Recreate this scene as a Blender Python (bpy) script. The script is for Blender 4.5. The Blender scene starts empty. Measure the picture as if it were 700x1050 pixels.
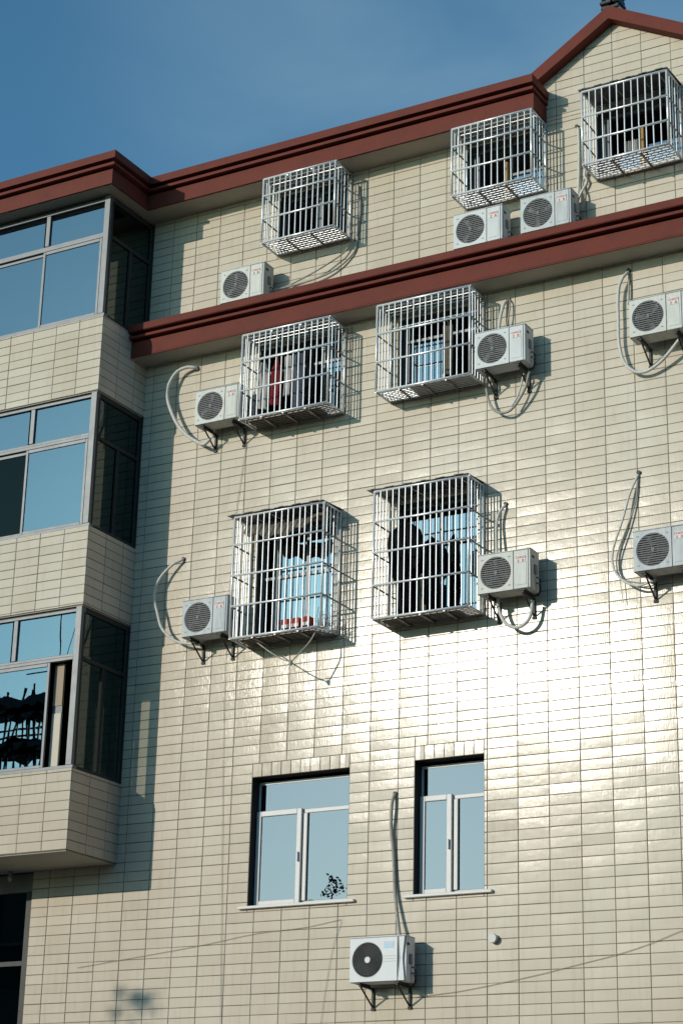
import bpy, math, random
from mathutils import Vector, Matrix
R = math.radians
rnd = random.Random(11)
scn = bpy.context.scene
COL = scn.collection

# ------------------------------------------------------------------ materials
def mat(name):
    m = bpy.data.materials.new(name); m.use_nodes = True
    nt = m.node_tree; nt.nodes.clear()
    out = nt.nodes.new('ShaderNodeOutputMaterial')
    return m, nt, out
def N(nt, t, **k):
    n = nt.nodes.new(t)
    for a, v in k.items():
        if a in n.inputs.keys(): n.inputs[a].default_value = v
        else: setattr(n, a, v)
    return n
def ramp(nt, fac, stops):
    r = nt.nodes.new('ShaderNodeValToRGB'); e = r.color_ramp.elements
    while len(e) < len(stops): e.new(0.5)
    for i, (p, c) in enumerate(stops): e[i].position = p; e[i].color = (*c, 1)
    nt.links.new(fac, r.inputs[0]); return r.outputs[0]
def noise(nt, scale, detail=4, rough=.55, stretch=(1, 1, 1)):
    tc = nt.nodes.new('ShaderNodeTexCoord'); mp = nt.nodes.new('ShaderNodeMapping')
    mp.inputs['Scale'].default_value = stretch
    nt.links.new(tc.outputs['Object'], mp.inputs[0])
    n = nt.nodes.new('ShaderNodeTexNoise'); n.inputs['Scale'].default_value = scale
    n.inputs['Detail'].default_value = detail; n.inputs['Roughness'].default_value = rough
    nt.links.new(mp.outputs[0], n.inputs[0]); return n.outputs[0]
def basic(name, col, rough=.6, metal=0., var=.25, scale=6., bump=.0, bscale=60., stretch=(1, 1, 1), spec=.5):
    """principled with a noise driven tone and roughness so nothing is perfectly even"""
    m, nt, out = mat(name)
    p = N(nt, 'ShaderNodeBsdfPrincipled', Metallic=metal)
    p.inputs['Specular IOR Level'].default_value = spec
    n = noise(nt, scale, 5, .6, stretch)
    c = ramp(nt, n, [(.28, tuple(x*(1-var) for x in col)), (.55, col), (.78, tuple(min(1, x*(1+var*.5)) for x in col))])
    nt.links.new(c, p.inputs['Base Color'])
    rr = nt.nodes.new('ShaderNodeMapRange'); rr.inputs[3].default_value = max(.02, rough-.08); rr.inputs[4].default_value = min(1, rough+.1)
    nt.links.new(n, rr.inputs[0]); nt.links.new(rr.outputs[0], p.inputs['Roughness'])
    if bump:
        b = nt.nodes.new('ShaderNodeBump'); b.inputs['Strength'].default_value = bump; b.inputs['Distance'].default_value = .01
        nt.links.new(noise(nt, bscale, 4, .6, stretch), b.inputs['Height']); nt.links.new(b.outputs[0], p.inputs['Normal'])
    nt.links.new(p.outputs[0], out.inputs[0]); return m

def tile_material():
    m, nt, out = mat('cream_tile')
    p = N(nt, 'ShaderNodeBsdfPrincipled'); p.inputs['Specular IOR Level'].default_value = .15
    at = nt.nodes.new('ShaderNodeAttribute'); at.attribute_name = 'tone'; at.attribute_type = 'GEOMETRY'
    base = ramp(nt, at.outputs['Fac'], [(0., (.55, .48, .395)), (.5, (.625, .548, .455)), (1., (.69, .615, .52))])
    st = ramp(nt, noise(nt, .55, 6, .62, (1, 1, .35)), [(.30, (.86, .83, .76)), (.6, (1, 1, 1))])
    mx = nt.nodes.new('ShaderNodeMix'); mx.data_type = 'RGBA'; mx.blend_type = 'MULTIPLY'; mx.inputs[0].default_value = 1
    nt.links.new(base, mx.inputs[6]); nt.links.new(st, mx.inputs[7])
    grime = ramp(nt, noise(nt, 2.6, 7, .7, (5, 5, .5)), [(.30, (.82, .79, .72)), (.48, (1, 1, 1))])
    mx2 = nt.nodes.new('ShaderNodeMix'); mx2.data_type = 'RGBA'; mx2.blend_type = 'MULTIPLY'; mx2.inputs[0].default_value = .55
    nt.links.new(mx.outputs[2], mx2.inputs[6]); nt.links.new(grime, mx2.inputs[7])
    nt.links.new(mx2.outputs[2], p.inputs['Base Color'])
    ra = nt.nodes.new('ShaderNodeMapRange'); ra.inputs[1].default_value = .25; ra.inputs[2].default_value = .75
    ra.inputs[3].default_value = .15; ra.inputs[4].default_value = .23
    nt.links.new(noise(nt, 1.6, 5, .6, (1, 1, 1.6)), ra.inputs[0]); 
    ad = nt.nodes.new('ShaderNodeMath'); ad.operation = 'MULTIPLY_ADD'; ad.inputs[1].default_value = -.07
    nt.links.new(at.outputs['Fac'], ad.inputs[0]); nt.links.new(ra.outputs[0], ad.inputs[2])
    nt.links.new(ad.outputs[0], p.inputs['Roughness'])
    # glaze: fine vertical ribs, small ripples, and slow waves
    b1 = nt.nodes.new('ShaderNodeBump'); b1.inputs['Strength'].default_value = .8; b1.inputs['Distance'].default_value = .0009
    nt.links.new(noise(nt, 26, 3, .6, (3.2, 3.2, .28)), b1.inputs['Height'])
    b2 = nt.nodes.new('ShaderNodeBump'); b2.inputs['Strength'].default_value = .34; b2.inputs['Distance'].default_value = .0028
    nt.links.new(noise(nt, 7, 3, .5, (1, 1, 1.3)), b2.inputs['Height']); nt.links.new(b1.outputs[0], b2.inputs['Normal'])
    # the tiles do not hang perfectly plumb: a slight common lean of the glaze
    va = nt.nodes.new('ShaderNodeVectorMath'); va.operation='ADD'; va.inputs[1].default_value=(-.021,0,.010)
    vn = nt.nodes.new('ShaderNodeVectorMath'); vn.operation='NORMALIZE'
    nt.links.new(b2.outputs[0], va.inputs[0]); nt.links.new(va.outputs[0], vn.inputs[0]); nt.links.new(vn.outputs[0], p.inputs['Normal'])
    nt.links.new(p.outputs[0], out.inputs[0]); return m

def glass(name, reflect, rtint, ttint, rough=.0, wav=.0):
    """coated window glass: part mirror, part tinted see-through"""
    m, nt, out = mat(name)
    g = N(nt, 'ShaderNodeBsdfGlossy', Roughness=rough); g.inputs['Color'].default_value = (*rtint, 1)
    t = N(nt, 'ShaderNodeBsdfTransparent'); t.inputs['Color'].default_value = (*ttint, 1)
    lw = nt.nodes.new('ShaderNodeLayerWeight'); lw.inputs['Blend'].default_value = .5
    pw = nt.nodes.new('ShaderNodeMath'); pw.operation = 'POWER'; pw.inputs[1].default_value = 4.5
    nt.links.new(lw.outputs['Facing'], pw.inputs[0])
    fr = nt.nodes.new('ShaderNodeMath'); fr.operation = 'MULTIPLY_ADD'; fr.inputs[1].default_value = .96; fr.inputs[2].default_value = .04
    nt.links.new(pw.outputs[0], fr.inputs[0])
    ma = nt.nodes.new('ShaderNodeMath'); ma.operation = 'MULTIPLY_ADD'; ma.inputs[1].default_value = 1-reflect; ma.inputs[2].default_value = reflect
    ma.use_clamp = True
    nt.links.new(fr.outputs[0], ma.inputs[0])
    mx = nt.nodes.new('ShaderNodeMixShader'); nt.links.new(ma.outputs[0], mx.inputs[0])
    nt.links.new(t.outputs[0], mx.inputs[1]); nt.links.new(g.outputs[0], mx.inputs[2])
    if wav:
        b = nt.nodes.new('ShaderNodeBump'); b.inputs['Strength'].default_value = wav; b.inputs['Distance'].default_value = .004
        nt.links.new(noise(nt, 1.6, 2, .4), b.inputs['Height']); nt.links.new(b.outputs[0], g.inputs['Normal'])
    nt.links.new(mx.outputs[0], out.inputs[0]); return m

M = dict(
    tile=tile_material(),
    grout=basic('grout', (.15, .13, .10), .9, var=.3, scale=5),
    red=basic('red_paint', (.155, .036, .025), .7, var=.22, scale=3.5, bump=.25, bscale=30, spec=.2),
    soffit=basic('soffit_render', (.40, .37, .31), .85, var=.14, scale=2.2, bump=.2),
    concrete=basic('concrete', (.22, .21, .19), .9, var=.2, scale=2.),
    dark=basic('dark_painted_shade', (.035, .035, .034), .8, var=.2),  # near-black paints shade into the lower window reveals and bay side frames
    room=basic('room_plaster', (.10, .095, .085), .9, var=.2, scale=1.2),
    alu=basic('aluminium', (.125, .135, .145), .45, metal=.3, var=.08, scale=9),
    pvc=basic('white_frame', (.66, .64, .62), .45, var=.08, scale=5),
    steel=basic('stainless_bar', (.84, .85, .86), .30, metal=.35, var=.06, scale=3),
    steel2=basic('dull_shaded_bar', (.33, .31, .29), .5, metal=.75, var=.35, scale=12),
    sheet=basic('cage_roof_sheet', (.16, .15, .15), .55, metal=.4, var=.3, scale=7),
    casing=basic('casing_paint', (.68, .70, .71), .5, var=.10, scale=5),
    casing_old=basic('casing_paint_aged', (.60, .62, .63), .55, var=.16, scale=4),
    casing_yellowed=basic('casing_paint_yellowed', (.60, .60, .56), .55, var=.2, scale=5, stretch=(3,3,.6)),
    casing_dusty=basic('casing_paint_dusty', (.54, .56, .57), .65, var=.24, scale=6, stretch=(3,3,.5)),
    trimgrey=basic('trim_grey', (.20, .21, .22), .5, var=.15),
    grille=basic('fan_grille_grey', (.11, .115, .12), .55, var=.15),
    grille_dark=basic('fan_grille_dark', (.085, .088, .092), .45, var=.15),
    hollow=basic('fan_hollow', (.014, .014, .015), .8, var=.2),
    black=basic('black_iron', (.018, .018, .018), .55, var=.4, scale=20),
    logo=basic('logo_red', (.55, .09, .085), .6, var=.15),
    sticker=basic('label_sticker', (.70, .69, .66), .6, var=.06),
    stickerblue=basic('label_blue', (.42, .60, .76), .5, var=.1),
    hose=basic('hose_wrap', (.60, .59, .55), .6, var=.2, scale=25, bump=.3),
    hose_dirty=basic('hose_wrap_dirty', (.36, .34, .30), .7, var=.3, scale=20, bump=.4),
    wire=basic('wire_brown', (.36, .27, .19), .7, var=.2),
    wire2=basic('wire_grey', (.40, .37, .31), .7, var=.2),
    cord=basic('frayed_cord', (.40, .37, .32), .8, var=.3, scale=18),
    wood=basic('raw_wood', (.40, .22, .06), .65, var=.35, scale=6, stretch=(6, 6, .6)),
    doorwhite=basic('door_cream', (.60, .52, .42), .6, var=.08),
    doorbrown=basic('door_tan', (.33, .24, .17), .6, var=.1),
    blackcloth=basic('black_cloth', (.006, .006, .007), .95, var=.3, bump=.5, bscale=16, spec=.15),
    redcloth=basic('red_cloth', (.20, .022, .025), .9, var=.3, spec=.2),
    palecloth=basic('pale_cloth', (.46, .42, .40), .9, var=.2, spec=.2),
    greycloth=basic('grey_cloth', (.10, .11, .14), .9, var=.3, spec=.2),
    tancloth=basic('tan_cloth', (.17, .14, .11), .9, var=.35, scale=9, spec=.2),
    curtain=basic('blue_curtain', (.28, .43, .52), .85, var=.2, scale=4, stretch=(5, 5, .4), spec=.2),
    redbox=basic('red_box', (.42, .035, .02), .6, var=.15),
    board=basic('old_board', (.12, .10, .08), .85, var=.4, scale=7),
    slate=basic('finial_slate', (.022, .026, .034), .5, var=.6, scale=22, bump=.5),
    asphalt=basic('yard_paving', (.065, .06, .055), .9, var=.25, scale=.6, bump=.3),
    bark=basic('bark', (.075, .055, .04), .9, var=.35, scale=9, bump=.5),
    leaf=basic('leaves', (.045, .075, .022), .7, var=.4, scale=3),
    farwall=basic('far_plaster', (.05, .052, .05), .85, var=.2, scale=.5),
    farwin=basic('far_window', (.02, .025, .03), .25, var=.1),
    vent=basic('vent_plastic', (.60, .60, .58), .5, var=.1),
    lampglass=basic('lamp_glass', (.45, .45, .42), .3, var=.1),
)
# glass kinds: bay windows (deeper blue) and lower windows (paler)
M['glass_bay'] = glass('blue_bay_glass', .50, (.42, .49, .57), (.36, .46, .47), 0, .12)
M['glass_low'] = glass('blue_pale_glass', .50, (.41, .36, .43), (.24, .27, .30), 0, .12)
M['glass_side'] = glass('side_glass', .07, (.6, .75, .75), (.16, .22, .22), 0, .03)
M['glass_dark'] = glass('dark_open_glass', .0, (.4, .5, .5), (.10, .12, .12), 0, .03)
M['glass_clear'] = glass('clear_side_glass', .04, (.6, .75, .75), (.70, .72, .68), 0, .03)
M['glass_cage'] = glass('cage_window_glass', .50, (.56, .62, .72), (.18, .28, .34), 0, .08)

# ------------------------------------------------------------------ mesh builder
class MB:
    def __init__(s): s.v = []; s.f = []; s.m = []; s.sm = []; s.t = []; s.mats = []
    def mi(s, m):
        if m not in s.mats: s.mats.append(m)
        return s.mats.index(m)
    def quadface(s, pts, m, smooth=False, tone=.5):
        i = len(s.v); s.v += [tuple(p) for p in pts]; s.f.append(tuple(range(i, i+len(pts)))); s.m.append(s.mi(m)); s.sm.append(smooth); s.t.append(tone)
    def box(s, x0, x1, y0, y1, z0, z1, m, bev=0):
        if x1 < x0: x0, x1 = x1, x0
        if y1 < y0: y0, y1 = y1, y0
        if z1 < z0: z0, z1 = z1, z0
        b = min(bev, (x1-x0)*.45, (y1-y0)*.45, (z1-z0)*.45)
        k = s.mi(m); i = len(s.v)
        if b <= 0:
            s.v += [(x, y, z) for z in (z0, z1) for y in (y0, y1) for x in (x0, x1)]
            for f in ((0,2,3,1),(4,5,7,6),(0,1,5,4),(2,6,7,3),(0,4,6,2),(1,3,7,5)):
                s.f.append(tuple(i+a for a in f)); s.m.append(k); s.sm.append(False); s.t.append(.5)
            return
        # chamfered box: 3 verts per corner
        idx = {}
        for cx in (0,1):
            for cy in (0,1):
                for cz in (0,1):
                    X=(x0,x1)[cx]; Y=(y0,y1)[cy]; Z=(z0,z1)[cz]
                    dx=(b,-b)[cx]; dy=(b,-b)[cy]; dz=(b,-b)[cz]
                    idx[cx,cy,cz]=(len(s.v),len(s.v)+1,len(s.v)+2)
                    s.v += [(X,Y+dy,Z+dz),(X+dx,Y,Z+dz),(X+dx,Y+dy,Z)]
        def F(l):
            # orient outward
            c=Vector(((x0+x1)/2,(y0+y1)/2,(z0+z1)/2)); P=[Vector(s.v[a]) for a in l]
            n=(P[1]-P[0]).cross(P[2]-P[0]); ctr=sum(P,Vector())/len(P)
            if n.dot(ctr-c)<0: l=l[::-1]
            s.f.append(tuple(l)); s.m.append(k); s.sm.append(False); s.t.append(.5)
        for ax in range(3):
            for sgn in (0,1):
                l=[]
                for a,bb in ((0,0),(1,0),(1,1),(0,1)):
                    key=[0,0,0]; key[ax]=sgn; o=[q for q in range(3) if q!=ax]; key[o[0]]=a; key[o[1]]=bb
                    l.append(idx[tuple(key)][ax])
                F(l)
        for ax in range(3):
            o=[q for q in range(3) if q!=ax]
            for a in (0,1):
                for bb in (0,1):
                    k0=[0,0,0];k0[o[0]]=a;k0[o[1]]=bb;k1=list(k0);k1[ax]=1
                    k0=tuple(k0);k1=tuple(k1)
                    F([idx[k0][o[0]],idx[k0][o[1]],idx[k1][o[1]],idx[k1][o[0]]])
        for kk in idx: F(list(idx[kk]))
    def tube(s, pts, r, m, seg=8, cap=True):
        pts=[Vector(p) for p in pts]; k=s.mi(m); rings=[]
        up=None
        for j,p in enumerate(pts):
            if j==0: t=pts[1]-p
            elif j==len(pts)-1: t=p-pts[j-1]
            else: t=(pts[j+1]-p).normalized()+(p-pts[j-1]).normalized()
            t.normalize()
            if up is None:
                up=Vector((0,0,1)) if abs(t.z)<.9 else Vector((1,0,0))
            a=t.cross(up)
            if a.length<1e-4: a=t.cross(Vector((0,1,0)))
            a.normalize(); b=a.cross(t).normalized(); up=b
            rr=r[j] if isinstance(r,(list,tuple)) else r
            i=len(s.v); rings.append(i)
            for q in range(seg):
                an=2*math.pi*q/seg+math.pi/seg
                s.v.append(tuple(p+rr*(math.cos(an)*a+math.sin(an)*b)))
        for j in range(len(rings)-1):
            for q in range(seg):
                q2=(q+1)%seg
                s.f.append((rings[j]+q,rings[j]+q2,rings[j+1]+q2,rings[j+1]+q)); s.m.append(k); s.sm.append(True); s.t.append(.5)
        if cap:
            s.f.append(tuple(rings[0]+q for q in range(seg))[::-1]); s.m.append(k); s.sm.append(False); s.t.append(.5)
            s.f.append(tuple(rings[-1]+q for q in range(seg))); s.m.append(k); s.sm.append(False); s.t.append(.5)
    def disc_y(s, cx, y, cz, r0, r1, m, seg=32, depth=0):
        """annulus facing -Y (r0=0: a disc)"""
        k=s.mi(m); i=len(s.v)
        for q in range(seg):
            a=2*math.pi*q/seg; s.v.append((cx+r1*math.cos(a), y, cz+r1*math.sin(a)))
        if r0<=0:
            s.f.append(tuple(range(i,i+seg))); s.m.append(k); s.sm.append(False); s.t.append(.5); return
        for q in range(seg):
            a=2*math.pi*q/seg; s.v.append((cx+r0*math.cos(a), y+depth, cz+r0*math.sin(a)))
        for q in range(seg):
            q2=(q+1)%seg; s.f.append((i+q,i+q2,i+seg+q2,i+seg+q)); s.m.append(k); s.sm.append(False); s.t.append(.5)
    def torus_y(s, cx, y, cz, rad, r, m, seg=36, sec=5):
        pts=[(cx+rad*math.cos(2*math.pi*q/seg), y, cz+rad*math.sin(2*math.pi*q/seg)) for q in range(seg+1)]
        s.tube(pts, r, m, sec, cap=False)
    def prism(s, outline, d0, d1, m, axis='x', smooth=False):
        """outline of 2d points extruded from d0 to d1 along axis; outline = (y,z) for x, (x,z) for y"""
        k=s.mi(m); i=len(s.v); n=len(outline)
        for d in (d0,d1):
            for a,b in outline:
                s.v.append((d,a,b) if axis=='x' else ((a,d,b) if axis=='y' else (a,b,d)))
        for q in range(n):
            q2=(q+1)%n; s.f.append((i+q,i+q2,i+n+q2,i+n+q)); s.m.append(k); s.sm.append(smooth); s.t.append(.5)
        s.f.append(tuple(range(i,i+n))[::-1]); s.m.append(k); s.sm.append(False); s.t.append(.5)
        s.f.append(tuple(range(i+n,i+2*n))); s.m.append(k); s.sm.append(False); s.t.append(.5)
    def build(s, name, parent=None, loc=(0,0,0), fix=True):
        me=bpy.data.meshes.new(name); me.from_pydata(s.v,[],s.f)
        for m in s.mats: me.materials.append(M[m])
        me.polygons.foreach_set('material_index', s.m); me.polygons.foreach_set('use_smooth', s.sm)
        if any(t!=.5 for t in s.t):
            a=me.attributes.new('tone','FLOAT','FACE'); a.data.foreach_set('value', s.t)
        me.update()
        if fix and len(s.f)<30000:
            import bmesh
            bm=bmesh.new(); bm.from_mesh(me); bmesh.ops.recalc_face_normals(bm, faces=bm.faces); bm.to_mesh(me); bm.free()
        o=bpy.data.objects.new(name, me); COL.objects.link(o); o.location=loc
        if parent: o.parent=parent
        return o

def empty(name, loc, label, cat, group=None):
    o=bpy.data.objects.new(name,None); COL.objects.link(o); o.location=loc; o.empty_display_size=.1
    o['label']=label; o['category']=cat
    if group: o['group']=group
    return o
def tag(o, label, cat, group=None):
    o['label']=label; o['category']=cat
    if group: o['group']=group
    return o
def structure(o): o['kind']='structure'; return o

def smooth_path(p, n=6):
    """Catmull-Rom through the points"""
    P=[Vector(a) for a in p]; P=[2*P[0]-P[1]]+P+[2*P[-1]-P[-2]]; out=[]
    for i in range(1,len(P)-2):
        for k in range(n):
            t=k/n; a,b,c,d=P[i-1:i+3]
            out.append(.5*((2*b)+(c-a)*t+(2*a-5*b+4*c-d)*t*t+(3*b-3*c+d-a)*t**3))
    out.append(P[-2]); return out

# ------------------------------------------------------------------ tiles
TW, TH, ZR = .40, .12515, 7.5
GV, GH = .0065, .006      # joint widths
def sub_rect(r, h):
    a0,a1,b0,b1=r; c0,c1,d0,d1=h
    if c0>=a1-1e-4 or c1<=a0+1e-4 or d0>=b1-1e-4 or d1<=b0+1e-4: return [r]
    out=[]
    if c0>a0+1e-3: out.append((a0,c0,b0,b1))
    if c1<a1-1e-3: out.append((c1,a1,b0,b1))
    u0,u1=max(a0,c0),min(a1,c1)
    if d0>b0+1e-3: out.append((u0,u1,b0,d0))
    if d1<b1-1e-3: out.append((u0,u1,d1,b1))
    return out
def add_tile(mb, O, U, Nn, r, tone, full=True, thick=.006, curve=.032, tilt=0., tiltv=0.):
    u0,u1,v0,v1=r
    u0+=GV/2; u1-=GV/2; v0+=GH/2; v1-=GH/2
    w=u1-u0; h=v1-v0
    if w<.006 or h<.006: return
    b=.0035; n=6 if w>.25 else 2
    O=Vector(O); U=Vector(U); Nn=Vector(Nn); Z=Vector((0,0,1))
    um=(u0+u1)/2; vm=(v0+v1)/2
    def H(u,v): return thick - curve*(u-um)**2 - .10*(v-vm)**2 + tilt*(u-um) + tiltv*(v-vm)
    def P(u,v,hh): return tuple(O+U*u+Z*v+Nn*hh)
    us=[u0+b+(w-2*b)*i/n for i in range(n+1)]; vs=(v0+b, (v0+v1)/2, v1-b)
    k=mb.mi('tile'); i0=len(mb.v)
    for v in vs:
        for u in us: mb.v.append(P(u,v,H(u,v)))
    L=n+1
    for j in range(2):
        for i in range(n):
            mb.f.append((i0+j*L+i,i0+j*L+i+1,i0+(j+1)*L+i+1,i0+(j+1)*L+i)); mb.m.append(k); mb.sm.append(True); mb.t.append(tone)
    # bevelled rim
    ring=[(us[0],vs[0]),(us[-1],vs[0]),(us[-1],vs[2]),(us[0],vs[2])]; outer=[(u0,v0),(u1,v0),(u1,v1),(u0,v1)]
    i1=len(mb.v)
    for (u,v) in ring: mb.v.append(P(u,v,H(u,v)))
    for (u,v) in outer: mb.v.append(P(u,v,0.))
    for q in range(4):
        q2=(q+1)%4; mb.f.append((i1+4+q,i1+4+q2,i1+q2,i1+q)); mb.m.append(k); mb.sm.append(False); mb.t.append(tone)
def clip_poly(poly, a, b, c):
    """keep a*x+b*y<=c"""
    out=[]
    for i in range(len(poly)):
        p,q=poly[i],poly[(i+1)%len(poly)]; dp=a*p[0]+b*p[1]-c; dq=a*q[0]+b*q[1]-c
        if dp<=0: out.append(p)
        if dp*dq<0:
            t=dp/(dp-dq); out.append((p[0]+t*(q[0]-p[0]),p[1]+t*(q[1]-p[1])))
    return out
def tile_field(mb, O, U, Nn, u0,u1,v0,v1, uo=0., holes=(), soldiers=(), half=None, tiltc=0., cuts=()):
    """fill the rect with running grid tiles; holes and soldier courses are cut out"""
    ks=range(int(math.floor((u0-uo)/TW))-1, int(math.ceil((u1-uo)/TW))+1)
    rs=range(int(math.floor((v0-ZR)/TH))-1, int(math.ceil((v1-ZR)/TH))+1)
    allh=list(holes)+[s for s in soldiers]
    r_=random.Random(int(abs(u0*100)+v1*77))
    coltilt={k:r_.gauss(0,.003) for k in ks}
    for r in rs:
        for k in ks:
            a0=max(u0,uo+k*TW); a1=min(u1,uo+(k+1)*TW); b0=max(v0,ZR+r*TH); b1=min(v1,ZR+(r+1)*TH)
            if a1-a0<.012 or b1-b0<.012: continue
            tone=min(1,max(0,r_.gauss(.5,.13))); tl=tiltc+coltilt[k]+r_.gauss(0,.0025); tv=r_.gauss(0,.0045)
            j=r_.gauss(0,.0009)
            if cuts:
                poly=[(a0+GV/2,b0+GH/2),(a1-GV/2,b0+GH/2),(a1-GV/2,b1-GH/2),(a0+GV/2,b1-GH/2)]; P0=list(poly)
                for (a,b,c) in cuts: poly=clip_poly(poly,a,b,c) if poly else poly
                if len(poly)<3: continue
                if poly!=P0:
                    Ov=Vector(O); mb.quadface([Ov+Vector(U)*p[0]+Vector((0,0,1))*p[1]+Vector(Nn)*.008 for p in poly],'tile',tone=tone); continue
            frs=[(a0,a1,b0+j,b1+j)]
            for h in allh:
                nf=[]
                for f in frs: nf+=sub_rect(f,h)
                frs=nf
            for f in frs: add_tile(mb,O,U,Nn,f,tone,tilt=tl,tiltv=tv)
    for (c0,c1,d0,d1) in soldiers:
        n=max(1,round((c1-c0)/.1415))
        for q in range(n):
            w=(c1-c0)/n; add_tile(mb,O,U,Nn,(c0+q*w,c0+(q+1)*w,d0,d1),min(1,max(0,r_.gauss(.55,.2))),tilt=r_.gauss(0,.02))
def holed_plane(mb, x0,x1,z0,z1, y, holes, m='grout'):
    frs=[(x0,x1,z0,z1)]
    for h in holes:
        nf=[]
        for f in frs: nf+=sub_rect(f,h)
        frs=nf
    for a0,a1,b0,b1 in frs: mb.quadface([(a0,y,b0),(a1,y,b0),(a1,y,b1),(a0,y,b1)],m)
def reveals(mb, h, y0, y1, m='dark'):
    a0,a1,b0,b1=h
    mb.quadface([(a0,y0,b0),(a0,y1,b0),(a0,y1,b1),(a0,y0,b1)],m); mb.quadface([(a1,y0,b0),(a1,y1,b0),(a1,y1,b1),(a1,y0,b1)],m)
    mb.quadface([(a0,y0,b1),(a1,y0,b1),(a1,y1,b1),(a0,y1,b1)],m); mb.quadface([(a0,y0,b0),(a1,y0,b0),(a1,y1,b0),(a0,y1,b0)],m)

XR = 6.0                       # right end of the building
BX, BY = -6.14, -1.08          # bay side plane and bay front plane
WL = -7.48                     # left edge of the tiled wall under the bay
building = empty('apartment_building', (-1, 0, 0), 'cream tiled apartment block with brown red cornices, a gable and a stack of glazed bays', 'apartment building')
def bpart(mb, name, fix=True):
    o = mb.build(name, building, (1, 0, 0), fix=fix); return o     # building empty sits at x=-1: undo in local space
def sub(mb, name, parent, fix=True): return mb.build(name, parent, (0,0,0), fix=fix)

# openings (x0,x1,z0,z1)
W1=(-4.097,-2.682,5.695,7.325); W2=(-1.772,-.843,5.695,7.325)
W0=(1.95,3.35,5.695,7.325)
OP={'A':(-4.02,-2.93,14.72,15.60),'B':(-1.12,-.01,14.72,15.60),'C':(.76,1.90,14.72,15.62),
    'D':(-4.22,-2.96,12.16,13.28),'E':(-2.08,-.88,12.16,13.28),'F':(-4.15,-2.98,9.08,10.66),'G':(-2.05,-.93,9.08,10.68)}
SC=[(W1[0],W1[1],7.325,7.5),(W2[0],W2[1],7.325,7.5),(W0[0],W0[1],7.325,7.5)]
MZ0, MZ1 = 13.41, 13.86        # middle cornice
# --- lower wall
mb=MB(); low=[W1,W2,W0,OP['D'],OP['E'],OP['F'],OP['G']]
holed_plane(mb,WL,XR,-.2,6.365,0,low); holed_plane(mb,BX,XR,6.365,MZ0+.02,0,low)
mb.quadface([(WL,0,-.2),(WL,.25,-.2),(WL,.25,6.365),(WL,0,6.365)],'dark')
ZB=ZR-9*TH
tile_field(mb,(0,0,0),(1,0,0),(0,-1,0),WL,XR,.0,ZB,0.,low,SC,tiltc=.003)
tile_field(mb,(0,0,0),(1,0,0),(0,-1,0),BX,XR,ZB,MZ0,0.,low,SC,tiltc=.003)
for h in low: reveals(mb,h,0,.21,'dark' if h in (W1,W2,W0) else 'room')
mb.quadface([(XR,0,-.2),(XR,9,-.2),(XR,9,16.2),(XR,0,16.2)],'concrete')
bpart(mb,'wall',fix=False)
# --- upper wall with the gable
GX, GZ = 1.03, 16.90
sl, sr = .63, .55
mb=MB(); up=[OP['A'],OP['B'],OP['C']]
holed_plane(mb,BX,XR,MZ1-.3,15.75,0,up)
gl=.0
cuts=[(-sl,1,GZ-sl*GX),(sr,1,GZ+sr*GX)]
gr=GX+(GZ-15.75)/sr
mb.quadface([(GX-(GZ-15.75)/sl,0,15.75),(gr,0,15.75),(GX,0,GZ)],'grout')
tile_field(mb,(0,0,0),(1,0,0),(0,-1,0),BX,XR,MZ1,15.70,.205,up,(),tiltc=.004)
tile_field(mb,(0,0,0),(1,0,0),(0,-1,0),-.6,3.4,15.70,17.0,.205,up,(),cuts=cuts)
for h in up: reveals(mb,h,0,.21,'room')
bpart(mb,'wall',fix=False)
# rooms behind the openings
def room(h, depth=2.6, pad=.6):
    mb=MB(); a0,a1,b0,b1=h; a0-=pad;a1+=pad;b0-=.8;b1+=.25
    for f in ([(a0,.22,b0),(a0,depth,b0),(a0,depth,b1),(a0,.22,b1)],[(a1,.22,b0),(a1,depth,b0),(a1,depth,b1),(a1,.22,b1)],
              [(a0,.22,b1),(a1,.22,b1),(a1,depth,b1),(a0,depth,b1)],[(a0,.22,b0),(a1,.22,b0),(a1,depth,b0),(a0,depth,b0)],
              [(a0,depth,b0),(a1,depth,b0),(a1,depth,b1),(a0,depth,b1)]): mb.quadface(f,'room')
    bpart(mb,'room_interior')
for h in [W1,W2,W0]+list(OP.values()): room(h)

# ------------------------------------------------------------------ cornices
def cornice(name, x0, x1, z0, yf, ends=True):
    """profile: fascia, thin band, top slab, each a little further out; soffit in cream render"""
    mb=MB()
    mb.box(x0,x1,yf,-.0,z0,z0+.225,'red',.006)
    mb.box(x0,x1,yf-.0,yf+.02,z0-.016,z0,'red')
    mb.box(x0,x1,yf+.05,-.0,z0+.225,z0+.25,'red')
    mb.box(x0,x1,yf-.07,-.0,z0+.25,z0+.292,'red',.004)
    mb.box(x0,x1,yf+.03,-.0,z0+.292,z0+.335,'red')
    mb.box(x0,x1,yf-.105,-.0,z0+.335,z0+.45,'red',.012)
    c=bpart(mb,name)
    s=MB(); s.box(x0+.01,x1-.01,yf+.03,-.0,z0-.004,z0-.0005,'soffit'); sub(s,'soffit',c)
    return c
cornice('cornice', BX+.005, XR, MZ0, -.40)
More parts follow.
